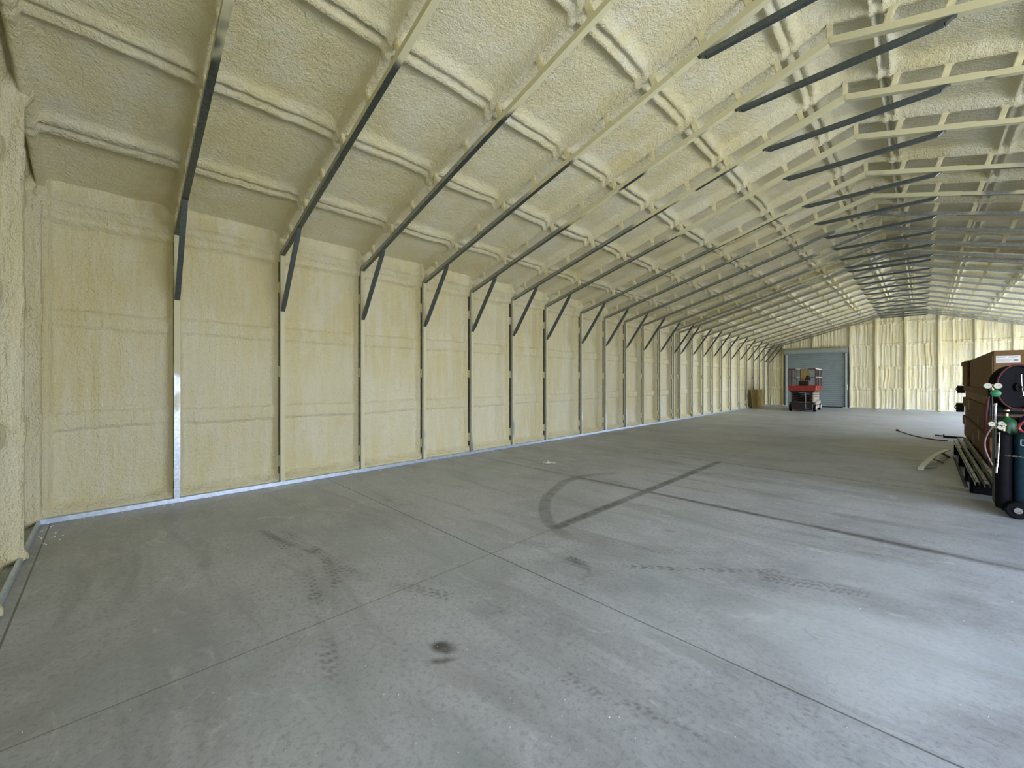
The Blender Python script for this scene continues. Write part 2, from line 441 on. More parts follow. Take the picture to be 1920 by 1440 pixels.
# ------------------------------------------------------------------ floor and rails
def floor_mesh():
    def axis(a, f0, f1, b, fine, coarse):
        return np.unique(np.round(np.concatenate([np.linspace(a, f0, max(2, int((f0 - a) / coarse) + 1)), np.arange(f0, f1, fine), np.linspace(f1, b, max(2, int((b - f1) / coarse) + 1))]), 4))
    xs = axis(WL - .3, -5.15, 1.3, WR + .35, .0165, .5); ys = axis(YN - .3, .45, 8.6, YF + .3, .0165, .6)
    X, Y = np.meshgrid(xs, ys, indexing='ij')
    n1 = vn(X * 2.2, Y * 2.2, 301); n2 = vn(X * 7, Y * 7, 302); n3 = vn(X * 23, Y * 23, 303); n0 = vn(X * .8, Y * .8, 304)
    Xw = X + .03 * n1 + .012 * n2; Yw = Y + .03 * vn(X * 2.2, Y * 2.2, 311) + .012 * vn(X * 7, Y * 7, 312)
    rag = np.clip(.75 + .9 * n2 + .7 * n3 + .5 * n1, 0, 1)
    def loc(x, y, ang, wob=True):
        dx, dy = ((Xw if wob else X) - x), ((Yw if wob else Y) - y); c_, s_ = math.cos(ang), math.sin(ang)
        return dx * c_ + dy * s_, -dx * s_ + dy * c_
    def seg(x0, y0, x1, y1, w, soft=.5, ends=.15, wob=True):
        L = math.hypot(x1 - x0, y1 - y0) / 2; u, v = loc((x0 + x1) / 2, (y0 + y1) / 2, math.atan2(y1 - y0, x1 - x0), wob)
        return (1 - sst(np.abs(u) / (L + .3 * w), 1 - ends, 1)) * (1 - sst(np.abs(v) / w, 1 - soft, 1))
    def path(pts, w, soft=.5, ends=.1, ks=None, wob=True):
        m_ = 0 * X
        for i, (a, q) in enumerate(zip(pts[:-1], pts[1:])): m_ = np.maximum(m_, seg(*a, *q, w, soft, ends, wob) * (ks[i] if ks else 1))
        return m_
    D = 0 * X
    def add(m_, k):
        nonlocal D; D = 1 - (1 - D) * (1 - np.clip(m_ * k, 0, 1))
    add(path([(-5.9, 5.38), (-4.2, 5.38), (1.4, 5.37)], .078, .7, .12, (.4, 1), False) * np.clip(.8 + n1, 0, 1), .85)
    add(path([(-2.75, 3.30), (-2.75, 8.4)], .080, .5, .08, None, False) * np.clip(.95 + .5 * n2, 0, 1), .85)
    add(path([(-4.9, 8.29), (.6, 8.29)], .045, .8, .3, None, False), .45)
    arc = [(-3.62, 6.15), (-3.88, 5.55), (-3.90, 5.05), (-3.74, 4.62), (-3.52, 4.14), (-3.22, 3.74), (-2.86, 3.42), (-2.45, 3.25)]
    # smooth the sweep
    sm = []
    for t in np.linspace(0, len(arc) - 1.001, 40):
        i = int(t); u = t - i; p0 = arc[max(i - 1, 0)]; p1 = arc[i]; p2 = arc[i + 1]; p3 = arc[min(i + 2, len(arc) - 1)]
        sm.append(tuple(.5 * (2 * p1[k] + (p2[k] - p0[k]) * u + (2 * p0[k] - 5 * p1[k] + 4 * p2[k] - p3[k]) * u * u + (3 * p1[k] - p0[k] - 3 * p2[k] + p3[k]) * u ** 3) for k in (0, 1)))
    ks = [min(1, .25 + i / 8, .3 + (38 - i) / 9) for i in range(39)]
    m_ = 0 * X
    for i, (a, q) in enumerate(zip(sm[:-1], sm[1:])): m_ = np.maximum(m_, seg(*a, *q, .085, .3, .0, False) * ks[i])
    add(m_ * np.clip(.85 + .6 * n3, 0, 1), .62)
    def tread(pts, w, pitch, k, slant=.8):
        nonlocal D
        dist = 0.; tot = 0 * X
        for a, q in zip(pts[:-1], pts[1:]):
            L = math.hypot(q[0] - a[0], q[1] - a[1]); u, v = loc((a[0] + q[0]) / 2, (a[1] + q[1]) / 2, math.atan2(q[1] - a[1], q[0] - a[0]), False)
            bars = np.sin((u + dist + slant * np.abs(v)) / pitch * 2 * PI) > -.15
            gap = 1 - .8 * (np.abs(np.abs(v) - w * .38) < .008)
            tot = np.maximum(tot, seg(*a, *q, w, .3, .12, False) * bars * gap); dist += L
        add(tot * np.clip(.55 + 1.6 * n1 + .9 * n2, 0, 1), k)
    tread([(-2.20, 2.86), (-2.03, 2.86), (-1.90, 2.76), (-1.90, 2.56)], .080, .045, 1.6)
    add(path([(-2.20, 2.87), (-2.0, 2.85), (-1.88, 2.72)], .05, .9) * rag, .6)
    tread([(-1.98, 2.93), (-1.34, 3.44), (-.80, 3.93)], .035, .075, .95)
    tread([(-2.3, 3.42), (-1.75, 3.60), (-1.3, 3.95)], .10, .045, .26)
    tread([(-4.85, 1.14), (-3.84, 1.20), (-2.68, .98), (-2.10, .80)], .045, .07, .85)
    tread([(-4.70, 1.30), (-3.75, 1.36), (-2.60, 1.12)], .04, .07, .80)
    add(path([(-4.9, 1.12), (-4.3, 1.20), (-3.9, 1.32)], .045, .8) * rag, .5)
    tread([(-4.5, 1.20), (-4.0, 1.34), (-3.22, 1.40), (-2.39, 1.77)], .06, .06, .65)
    tread([(-1.33, 1.72), (-1.13, 1.75)], .045, .04, .9); tread([(-1.13, 1.75), (-.80, 1.85), (-.66, 1.85)], .03, .045, .6)
    tread([(-.50, 2.42), (-.30, 2.32), (-.17, 2.17)], .035, .05, 1.); tread([(-.50, 3.05), (-.12, 3.15)], .07, .055, .7); tread([(-.92, 3.70), (-.28, 3.98)], .09, .05, .6)
    for x, y, a, hx, hy, k in ((-1.98, 1.405, .4, .12, .075, 1.5), (-1.89, 1.33, .9, .13, .04, .9), (-1.86, 4.16, 0, .085, .07, .7),
                               (-2.1, 1.85, .3, .26, .14, .38), (-1.75, 1.55, .3, .45, .12, .22), (-3.3, 3.35, .2, .6, .14, .30), (-5.0, 2.6, .1, .9, .25, .25),
                               (-.75, 5.05, .1, .9, .12, .35), (-.2, 6.1, .1, .7, .12, .4), (-1.6, 2.0, .2, .4, .2, .15), (-2.6, 2.9, .5, .35, .08, .35),
                               (-2.0, 7.2, .1, 1.6, .25, .25), (-3.4, 7.6, 0, 1.2, .3, .22), (-.9, 3.6, .7, .5, .25, .20), (-.2, 4.9, .2, .9, .10, .3)):
        u, v = loc(x, y, a); add((1 - sst(np.sqrt((u / hx) ** 2 + (v / hy) ** 2) + .5 * n2, .15, 1.)) * rag, k)
    add(np.clip(n0 * 1.6 + .8 * n1 + .3 * n2, 0, 1) * rag, .22)
    W = 0 * X  # soft-edged pale blue-grey patches on the slab
    for x, y, a, hx, hy, k in ((-.25, 3.2, .6, .9, .7, .42), (-.3, 4.3, .6, .6, .5, .25), (-1.2, 2.5, .3, .8, .4, .15), (-3.2, 5.0, .2, .8, .5, .15)):
        u, v = loc(x, y, a); W = np.maximum(W, (1 - sst(np.sqrt((u / hx) ** 2 + (v / hy) ** 2) + .35 * n1, .45, 1.)) * k)
    o = grid_mesh('floor', np.stack([X, Y, 0 * X], -1), M_floor)
    for nm, A in (('dirt', D), ('pale_patch', W)):
        at = o.data.attributes.new(nm, 'FLOAT', 'POINT'); at.data.foreach_set('value', A.reshape(-1).astype(np.float32))
    return o
struct(floor_mesh(), 'grey concrete slab floor with saw-cut joints and tyre marks', 'floor')

def rail(name, boxes, label):
    mb = MB()
    for q in boxes: mb.box(*q)
    struct(mb.build(name, M_rail, bevel=.004), label, 'baseboard')
rail('baseboard_left', [(XL - .03, XL + .03, YN + .1, YF - .1, .001, .055), (XL - .085, XL - .035, YN + .1, YF - .1, .001, .040)], 'galvanised base rail along the foot of the left wall')
rail('baseboard_far', [(-2.86, XR, YF - .10, YF - .05, .001, .05), (XL + .04, -5.98, YF - .10, YF - .05, .001, .05)], 'galvanised base rail along the foot of the far wall')
rail('baseboard_near', [(XL + .04, 2.25, YN + .10, YN + .13, .001, .05), (4.95, XR - .04, YN + .10, YN + .13, .001, .05)], 'galvanised base rail along the foot of the near wall')
bx = []
ya = YN + .1
for a, b_ in DOORS_R + ((YF - .1, 0),):
    bx.append((XR - .03, XR + .03, ya, a, .001, .055)); ya = b_
rail('baseboard_right', bx, 'galvanised base rail along the foot of the right wall')
for k, (a, b_) in enumerate(DOORS_R):
    mb = MB(); mb.box(XR - .05, WR + .02, a - .06, a, 0, DOOR_H + .12); mb.box(XR - .05, WR + .02, b_, b_ + .06, 0, DOOR_H + .12)
    mb.box(XR - .05, WR + .02, a, b_, DOOR_H, DOOR_H + .12)
    struct(mb.build('trim_%d' % (k + 1), M_rail), ('steel jambs and header of the nearer open doorway', 'steel jambs and header of the farther open doorway')[k], 'trim')

# ------------------------------------------------------------------ steel frames
ORD = ['first', 'second', 'third', 'fourth', 'fifth', 'sixth', 'seventh', 'eighth', 'ninth', 'tenth', 'eleventh', 'twelfth', 'thirteenth',
       'fourteenth', 'fifteenth', 'sixteenth', 'seventeenth', 'eighteenth', 'nineteenth', 'twentieth', 'twenty-first', 'twenty-second',
       'twenty-third', 'twenty-fourth', 'twenty-fifth']
T = .060


def sheet(a, c, w, h, m, name, par, ends=None, up=(0, 0, 1)):
    mb = MB(); mb.bar(a, c, w, h, up)
    return mb.build(name, m, par)


def chord(par, s):
    """one inner chord: eave to ridge, side faces sprayed, inner face mostly bare"""
    mb = MB(); x0 = (XL - XC) if s < 0 else (XR - XC)
    a = Vector((x0, 0, ZR - SL * abs(x0) - .012)); c = Vector((0, 0, ZR)); hh = T / 2 * math.sqrt(1 + SL * SL)
    b = 0
    for p in (a, c):
        for y, z in ((-T / 2, -hh), (T / 2, -hh), (T / 2, hh), (-T / 2, hh)): mb.v.append((p.x, y, p.z + z))
    mb.f += [(0, 1, 2, 3), (7, 6, 5, 4), (0, 4, 5, 1), (1, 5, 6, 2), (2, 6, 7, 3), (3, 7, 4, 0)]; mb.m += [1, 1, 0, 1, 1, 1]
    return mb.build('rafter', [M_steel, M_steel_side], par)


def post(par, s):
    x = (XL if s < 0 else XR) - XC; mb = MB(); z0, z1 = .055, ZR - SL * abs(x) + .02
    mb.box(x - T / 2, x + T / 2, -T / 2, T / 2, z0, z1)
    mb.m = [1] * 6; mb.m[4 if s > 0 else 5] = 0
    return mb.build('post', [M_postm, M_steel_side], par)


def make_frame(label):
    r = thing('steel_truss', label, 'steel truss', (XC, PY[1], 0), 0, 'steel post and rafter trusses')
    k = []
    for s in (-1, 1):
        k.append(post(r, s)); k.append(chord(r, s))
        x = (XL if s < 0 else XR) - XC
        mb = MB(); xa, xb = sorted((x + s * .078, x + s * .138)); mb.box(xa, xb, -.03, .03, .055, ZR - SL * abs(x) + .15)
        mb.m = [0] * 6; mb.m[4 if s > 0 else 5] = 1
        k.append(mb.build('outer_post', [M_post, M_slot], r))
        for zb in (.355, 1.70, 2.965):
            mb = MB(); mb.box(min(x + s * .028, x + s * .09), max(x + s * .028, x + s * .09), -.0295, .0295, zb - .085, zb + .085)
            k.append(mb.build('spacer_plate', M_post, r, bevel=.006))
        # knee brace with squashed ends
        a = Vector((x - s * .035, 0, 2.60)); c = Vector((-s * (-1) * 5.27 if False else s * 5.27, 0, ZR - SL * 5.27 - .035))
        d = (c - a).normalized(); mb = MB()
        mb.bar(a, a + d * .10, .055, .012); mb.bar(a + d * .10, c - d * .09, .052, .052); mb.bar(c - d * .09, c, .055, .012)
        mb.bar(a + d * .06, a + d * .10, .054, .03); mb.bar(c - d * .10, c - d * .06, .054, .03)
        k.append(mb.build('knee_brace', M_brace, r))
        for o_ in WEBS:
            xx = s * o_; n = Vector((s * SL, 0, 1)).normalized(); p = Vector((xx, 0, ZR - SL * o_))
            mb = MB(); mb.bar(p + n * .02, p + n * .215, .046, .062, (1, 0, 0)); mb.bar(p + n * .165, p + n * .215, .050, .085, (1, 0, 0))
            k.append(mb.build('web_stub', M_post, r, bevel=.008))
    mb = MB(); mb.bar((0, 0, ZR + .02), (0, 0, ZR + .235), .046, .055, (1, 0, 0)); k.append(mb.build('web_stub', M_post, r, bevel=.008))
    for s in (-1, 1):
        mb = MB(); a = Vector((s * 1.18, 0, ZR - SL * 1.18)); mb.bar(a, (0, 0, ZR - .002), .070, .072); k.append(mb.build('ridge_sleeve', [M_steel_side], r))
    zc_ = ZR - SL * .96 - .045; mb = MB()
    pr = [(-.96, .028, .012), (-.90, .020, .012), (-.84, 0, .056), (.84, 0, .056), (.90, .020, .012), (.96, .028, .012)]
    for (xa, dz, ha), (xb, dz2, hb) in zip(pr[:-1], pr[1:]): mb.bar((xa, 0, zc_ + dz), (xb, 0, zc_ + dz2), .056, ha, taper=hb / ha)
    k.append(mb.build('collar_tie', M_brace, r))
    KIDS[r.name] = k
    return r


def flabel(i):
    return 'galvanised steel post and rafter truss, %s from the near end wall' % ORD[i]


fr0 = make_frame(flabel(0)); kids0 = KIDS[fr0.name]
right_parts = {}
for i, y in enumerate(PY[1:]):
    if i == 0: r = fr0
    else:
        r = fr0.copy(); COL.objects.link(r); r['label'] = flabel(i)
    r.location = (XC, y, 0)
    indoor = any(a - .1 < y < b_ + .1 for a, b_ in DOORS_R)
    for ch in kids0:
        base = ch.name.split('.')[0]
        vx = ch.data.vertices[0].co.x
        skip = indoor and base in ('post', 'outer_post', 'spacer_plate') and vx > 5
        if i == 0:
            if skip: bpy.data.objects.remove(ch)
            continue
        if skip: continue
        c = ch.copy(); COL.objects.link(c); c.parent = r

# ------------------------------------------------------------------ roll-up door in the far wall
d0 = bpy.data.objects.new('door_1', None); COL.objects.link(d0); d0.location = (-4.40, YF - .12, 0)
struct(d0, 'closed grey-blue ribbed roll-up door in the far wall behind the scissor lift', 'door')
nx, nz = 2, 190
zz = np.linspace(.03, 3.12, 460); xx = np.array([-1.40, 1.40])
prof = .012 * np.sign(np.sin(zz * 2 * PI / .115)) * np.abs(np.sin(zz * 2 * PI / .115)) ** .5
P = np.stack([np.repeat(xx[:, None], len(zz), 1), np.repeat(prof[None], 2, 0), np.repeat(zz[None], 2, 0)], -1)
cu = grid_mesh('door_curtain', P, M_doorpaint, None, False); cu.parent = d0
mb = MB(); mb.lathe([(.0, -1.50), (.17, -1.50), (.17, 1.50), (.0, 1.50)], (0, -.10, 3.26), 'x', 24); mb.build('drum_hood', M_hood, d0, True)
for s in (-1, 1):
    mb = MB(); mb.box(s * 1.40 - .03, s * 1.40 + .03, -.075, .01, .02, 3.12); mb.build('guide_track', M_guide, d0)
    mb = MB(); x0, x1 = sorted((s * 1.43, s * 1.49)); mb.box(x0, x1, -.05, .05, .0, 3.14); mb.build('door_jamb', M_hood if s < 0 else M_doorpaint, d0)
    mb = MB(); x0, x1 = sorted((s * 1.49, s * 1.53)); mb.box(x0, x1, -.06, .05, .0, 3.40); mb.build('jamb_edge', M_dark, d0)
    mb = MB(); mb.box(s * 1.40 - .14, s * 1.40 + .11, -.30 if s < 0 else -.16, -.09, .0, .035); o = mb.build('foot_plate', M_white, d0, bevel=.005); o['label'] = 'white foot plate'
mb = MB(); mb.box(-1.40, 1.40, -.03, .02, .0, .05); mb.build('bottom_bar', M_dark, d0)
mb = MB(); mb.box(1.44, 1.47, -.085, -.05, 1.02, 1.32); mb.build('door_handle', M_white, d0)

# ------------------------------------------------------------------ scissor lift
def lift():
    L = thing('scissor_lift', 'red and dark scissor lift parked in front of the roll-up door', 'scissor lift', (-4.22, 24.45, 0), math.radians(2))
    W, LN = .54, 2.35                                     # half width, length along +y
    mb = MB(); mb.box(-W + .10, W - .10, .05, LN - .05, .10, .34); mb.box(-W + .04, W - .04, .30, LN - .30, .13, .30); mb.build('chassis', M_beige, L, bevel=.01)
    mb = MB(); mb.box(-W + .12, W - .12, -.02, .05, .08, .40); mb.box(-W + .02, W - .02, -.03, .08, .38, .46); mb.build('front_bumper', M_armdark, L, bevel=.01)
    mb = MB(); mb.box(W - .12, W + .0, .35, LN - .35, .34, .50); mb.build('side_tray', M_beige, L, bevel=.01)
    for x in (-W + .05, W - .05):
        for y in (.22, LN - .32):
            mb = MB(); s = 1 if x > 0 else -1
            mb.lathe([(0, -.06), (.10, -.06), (.165, -.055), (.18, -.03), (.18, .03), (.165, .055), (.10, .06), (0, .06)], (x, y, .18), 'x', 26)
            w = mb.build('wheel', M_black, L, True)
            mb = MB(); mb.lathe([(0, s * .064), (.10, s * .064), (.105, s * .045)], (x, y, .18), 'x', 22); h_ = mb.build('hub', M_white, w, True); h_['label'] = 'white wheel hub'
    # folded scissor stack: pairs of nearly level crossed arms, both sides
    n = 6; z0 = .50; dz = .088
    for i in range(n):
        z = z0 + dz * i
        for s in (-1, 1):
            for q in (-1, 1):
                x = s * (W - .14) + q * .032
                mb = MB(); mb.bar((x, .10, z + q * .030), (x, LN - .15, z - q * .030 + .01), .05, .062)
                o = mb.build('scissor_arm', M_beige if (s > 0 and q > 0) else M_armdark, L)
                if s > 0 and q > 0: o['label'] = 'beige outer scissor arm'
        mb = MB(); mb.tube([(-W + .10, .12, z), (W - .10, .12, z)], .024, 8); mb.build('cross_pin', M_armdark, L, True)
        mb = MB(); mb.tube([(-W + .10, LN / 2, z), (W - .10, LN / 2, z)], .024, 8); mb.build('cross_pin', M_armdark, L, True)
    mb = MB(); mb.tube([(-.10, .0, .93), (.16, -.02, .93), (.16, -.02, .16), (.28, -.02, .14)], .012, 8); mb.build('grab_handle', M_grey, L, True)
    zd = 1.06
    mb = MB(); mb.box(-W, W, .0, LN, zd, zd + .05); mb.build('platform_deck', M_red, L, bevel=.006)
    mb = MB()
    for q in ((-W, W, -.012, .0), (-W, W, LN, LN + .012), (-W - .012, -W, 0, LN), (W, W + .012, 0, LN)):
        mb.box(*q, zd - .03, zd + .22)
    mb.build('toe_board', M_red, L)
    mb = MB(); mb.box(-W + .05, W - .05, .02, LN - .05, zd - .10, zd); mb.build('deck_beam', M_armdark, L)
    zt = 2.12; zm = 1.70
    def pst(x, y, z1=zt, w=.035):
        mb = MB(); mb.box(x - w / 2, x + w / 2, y - w / 2, y + w / 2, zd + .05, z1); mb.build('guardrail_post', M_redrail, L)
    def rl(a, c, m=M_redrail, lab=None, r=.018):
        mb = MB(); mb.tube([a, c], r, 8); o = mb.build('guardrail', m, L, True)
        if lab: o['label'] = lab
    for x in (-W, -W + .26, W - .28, W):
        pst(x, .02)
    for y in (.62, 1.2, 1.8, LN):
        pst(-W, y); pst(W, y)
    pst(0, LN); pst(-W + .27, .5)
    for z in (zt, zm):
        rl((-W, .02, z), (-W + .26, .02, z)); rl((W - .28, .02, z), (W, .02, z)); rl((-W, LN, z), (W, LN, z)); rl((-W, .02, z), (-W, LN, z))
        rl((W, .02, z), (W, LN, z), M_white, 'pale right guardrail', .022); rl((-W + .27, .3, z), (-.1, .3, z), M_white, 'pale guardrail', .02)  # these rails are set paler than the dark red ones
    pst(-.1, .3, zt, .03)
    mb = MB(); mb.box(.08, .30, .35, .50, 1.55, 1.66); mb.box(.12, .26, .38, .46, 1.66, 1.80); mb.tube([(.2, .42, 1.11), (.2, .42, 1.56)], .02, 8); mb.build('control_box', M_blacksteel, L, bevel=.008)
    b = L
    bxs = thing('tool_chest', 'dark tool chest on the platform of the scissor lift', 'tool chest', (-4.22, 24.60, 1.11), math.radians(2))
    mb = MB(); mb.box(-.16, .22, .0, .40, .0, .34); mb.build('body', M_blacksteel, bxs, bevel=.012)
    mb = MB(); mb.box(-.165, .225, -.005, .405, .34, .40); mb.tube([(-.05, .2, .40), (-.05, .2, .44), (.11, .2, .44), (.11, .2, .40)], .01, 8); mb.build('lid', M_armdark, bxs)
    p = thing('plywood_offcut', 'tan plywood offcut standing on the scissor lift platform behind the tool chest', 'board', (-4.17, 25.15, 1.112), math.radians(2))
    mb = MB(); mb.box(-.20, .14, 0, .018, 0, .98); mb.build('board', M_ply, p)
lift()

# thin tan panel, makes a darker patch low on the left wall
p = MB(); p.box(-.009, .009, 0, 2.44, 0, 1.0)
o = p.build('tan_panel', M_ply); o.location = (XL + .125, 25.27, .004); o.rotation_euler = (0, -.075, 0)
tag(o, 'thin tan panel leaning on the left wall posts short of the far corner', 'board')

# ------------------------------------------------------------------ stack of long cartons
STK = 'long flat cartons stacked on the skids'
def carton(x0, x1, y0, y1, z0, z1, m, label, name='long_carton', tapes=(), marks=None, group=STK):
    c = thing(name, label, 'carton', ((x0 + x1) / 2, (y0 + y1) / 2, z0), 0, group)
    hx, hy, hz = (x1 - x0) / 2, (y1 - y0) / 2, z1 - z0
    mb = MB(); mb.box(-hx, hx, -hy, hy, 0, hz); mb.build('carton_body', m, c, bevel=.008)
    for ty in tapes:
        mb = MB(); mb.box(-hx - .003, -hx, ty, ty + .05, .01, hz - .01); mb.build('strap', M_tape, c)
    return c
for y in (10.1, 11.8, 13.6, 15.4):
    nm = {10.1: 'nearest', 11.8: 'second', 13.6: 'third', 15.4: 'farthest'}[y]
    mb = MB(); mb.box(-.60, .60, -.06, .06, 0, .09); mb.box(-.60, .60, -.05, .05, .09, .16)
    o = mb.build('skid_timber', M_wood); o.location = (1.38, y, 0); tag(o, 'timber skid under the carton stack, %s of four' % nm, 'timber', 'timber skids under the cartons')
lay = [(.76, 2.02, 9.95, 15.7, .16, .44, M_wood, 'reddish brown bottom carton of the long stack on timber skids', (-2.2, .2)),
       (.74, 2.02, 9.85, 15.9, .44, .66, M_kraft2, 'brown carton second from the bottom of the long stack', (-1.4, 1.8)),
       (.78, 2.02, 9.95, 15.8, .66, .90, M_wood, 'dark brown carton third from the bottom of the long stack', (-.6, 2.4)),
       (.75, 2.02, 9.80, 16.0, .90, 1.13, M_kraft2, 'brown carton fourth from the bottom of the long stack', (-2.6, 1.0)),
       (.79, 2.02, 9.90, 15.8, 1.13, 1.30, M_kraft3, 'tan carton with a pale top edge just below the big cardboard box', (-2.0,)),
       (.76, 2.02, 9.85, 15.9, 1.30, 1.43, M_kraft2, 'thin brown carton carrying the big cardboard boxes', (.4,))]
for x0, x1, y0, y1, z0, z1, m, lb, tp in lay: carton(x0, x1, y0, y1, z0, z1, m, lb, tapes=tp)
B = thing('cardboard_box', 'large plain cardboard box with white shipping label on top of the stack', 'box', (1.40, 12.0, 1.43))
mb = MB(); mb.box(-.62, .62, -2.2, 2.2, 0, .60); mb.build('box_body', M_kraft, B, bevel=.006)
mb = MB(); mb.box(-.60, .62, -2.203, -2.2, .395, .545); lb = MB()
lb.box(-.595, -.355, -2.204, -2.2, .405, .515); o = lb.build('shipping_label', M_white, B); o['label'] = 'white printed shipping label'
tx = MB()
for (a, c_, z, hh) in ((-.585, -.50, .490, .013), (-.47, -.375, .488, .014), (-.585, -.42, .466, .004), (-.585, -.44, .452, .004), (-.585, -.40, .438, .004), (-.585, -.46, .424, .004), (-.42, -.375, .43, .03)):
    tx.box(a, c_, -2.2052, -2.204, z, z + hh)
tx.build('label_print', M_grey, o)
mb = MB(); mb.box(-.623, -.62, -2.12, -2.06, .05, .52); mb.build('packing_tape', M_tape, B)
mb = MB(); mb.box(-.623, -.62, -1.75, -1.50, .46, .50); mb.build('handling_mark', M_dark, B)
B2 = thing('cardboard_box', 'darker cardboard box behind the large labelled one at the far end of the stack', 'box', (1.38, 15.0, 1.43))
mb = MB(); mb.box(-.64, .62, -.78, .95, 0, .59); mb.build('box_body', M_kraft2, B2, bevel=.006)
mb = MB(); mb.box(-.66, .64, -.2, .97, .50, .60); mb.build('box_lid', M_kraft2, B2, bevel=.006)

# black clamps sticking out of the far end of the stack
for k, (z, hh, x, lb) in enumerate(((1.22, .20, .70, 'black ratchet clamp high on the far end of the carton stack'), (.72, .24, .68, 'black steel plate low on the far end of the carton stack'))):
    mb = MB(); mb.box(-.045, .10, -.07, .07, 0, hh); mb.tube([(-.045, 0, hh * .3), (-.07, 0, hh * .5), (-.045, 0, hh * .8)], .012, 6)
    o = mb.build('ratchet_clamp', M_blacksteel, bevel=.01); o.location = (x, 16.12, z)
    tag(o, lb, 'clamp')
mb = MB(); mb.box(-.10, .20, -.05, .05, 0, .05); mb.box(-.10, -.08, -.05, .05, .05, .10)
o = mb.build('bracket', M_blacksteel); o.location = (.50, 16.2, .0); tag(o, 'black steel bracket on the floor at the far end of the stack', 'bracket')

# ------------------------------------------------------------------ rails lying beside the stack
def long_rail(x, y0, y1, z, w, hh, lb):
    R_ = thing('metal_rail', lb, 'rail', (x, y0, z), 0)
    L_ = y1 - y0; mb = MB()
    mb.box(-w / 2, w / 2, 0, L_, hh - .006, hh); mb.box(-w / 2, -w / 2 + .006, 0, L_, 0, hh); mb.box(w / 2 - .006, w / 2, 0, L_, 0, hh)
    mb.build('rail_channel', M_alu, R_)
    mb = MB()
    for k in range(int(L_ / .5)): mb.lathe([(0, hh + .001), (.012, hh + .001), (.012, hh + .006), (0, hh + .006)], (0, .25 + .5 * k, 0), 'z', 10)
    mb.build('bolt_row', M_chrome, R_)
    return R_
for y, lb in ((8.55, 'black support block under the near end of the metal rails'), (9.45, 'second black support block from the near end, under the metal rails'),
              (11.0, 'third black support block from the near end, under the metal rails'), (12.6, 'farthest black support block, under the metal rails')):
    mb = MB(); mb.box(-.135, .115, -.05, .05, 0, .16); mb.box(-.155, -.135, -.06, .06, .0, .21)
    o = mb.build('support_block', M_black, bevel=.008); o.location = (.62, y, 0); tag(o, lb, 'block', 'black blocks under the rails')
long_rail(.520, 8.25, 13.6, .161, .045, .05, 'pale metal channel nearest the open floor beside the carton stack')
long_rail(.600, 8.15, 14.2, .161, .05, .055, 'pale metal channel in the middle of the three by the cartons')
long_rail(.695, 8.10, 14.2, .161, .055, .08, 'pale metal channel closest to the carton stack')
mb = MB(); mb.box(-.02, .02, 0, 3.2, 0, .012); mb.box(-.02, -.014, 0, 3.2, 0, .03)
o = mb.build('angle_iron', M_blacksteel); o.location = (.455, 8.9, .0)
tag(o, 'thin dark angle iron lying flat on the floor outside the rails', 'angle iron')
# bent strip
W_ = thing('bent_bracket', 'bent grey metal strip with two prongs lying on the floor left of the rails', 'metal strip', (0, 0, 0))
pts = [(-.02, 10.10, .035), (.05, 10.6, .07), (.13, 11.1, .105), (.21, 11.55, .125), (.29, 11.95, .13), (.37, 12.45, .11)]
mb = MB()
for a, c_ in zip(pts[:-1], pts[1:]): mb.bar(a, c_, .075, .012)
mb.box(-.055, .02, 10.06, 10.14, .0, .045)
mb.build('curved_strip', M_strip, W_)
for a, c_ in (((.0, 10.25, .03), (.16, 10.55, .012)), ((.12, 11.05, .09), (.27, 11.2, .012)), ((.27, 11.8, .12), (.37, 12.0, .012))):
    mb = MB(); mb.bar(a, c_, .05, .02); mb.build('prong', M_alu, W_)
mb = MB(); mb.tube([(.25, 16.55, .012), (.6, 16.48, .012), (.95, 16.42, .012)], .018, 8)
o = mb.build('steel_bar', M_blacksteel, None, True); tag(o, 'short dark bar lying on the floor at the far end of the stack', 'bar')

# ------------------------------------------------------------------ welding gas cart
def cyl(name, label, x, y, r, hb, m, cap=None, group='gas cylinders on the cart'):
    c = thing(name, label, 'gas cylinder', (x, y, .085), 0, group)
    mb = MB(); mb.lathe([(0, 0), (r * .9, 0), (r, .03), (r, hb), (r * .93, hb + r * .35), (r * .70, hb + r * .7), (r * .35, hb + r * .95), (r * .28, hb + r * 1.15), (0, hb + r * 1.15)], (0, 0, 0), 'z', 36)
    mb.build('cylinder_body', m, c, True)
    mb = MB(); mb.lathe([(0, hb + r * 1.1), (.018, hb + r * 1.1), (.018, hb + r * 1.1 + .06), (.03, hb + r * 1.1 + .065), (.03, hb + r * 1.1 + .08), (0, hb + r * 1.1 + .08)], (0, 0, 0), 'z', 14)
    mb.build('cylinder_valve', M_brass, c, True)
    return c
CX, CY = .95, 7.46
ct = thing('cylinder_cart', 'black two-wheeled gas cylinder cart at the right edge', 'cart', (CX, CY, 0), 0)
mb = MB(); mb.box(-.30, .34, -.06, .34, .055, .08); mb.box(-.30, .34, .33, .345, .08, .30); mb.build('base_plate', M_blacksteel, ct, bevel=.004)
for x in (-.325, .36):
    mb = MB(); mb.tube([(x, .26, .10), (x, .26, 1.08), (x, .23, 1.15), (x, .10, 1.19)], .016, 10); mb.build('upright', M_blacksteel, ct, True)
mb = MB(); mb.box(-.325, .36, .275, .285, .10, 1.13); mb.build('back_panel', M_blacksteel, ct, bevel=.003)
mb = MB(); mb.tube([(-.325, .10, 1.19), (.36, .10, 1.19)], .016, 10); mb.build('handle', M_black, ct, True)
for z in (.45, .95):
    mb = MB(); mb.tube([(-.325, .26, z), (-.325, -.10, z)], .012, 8); mb.tube([(.36, .26, z), (.36, -.10, z)], .012, 8); mb.build('side_arm', M_blacksteel, ct, True)
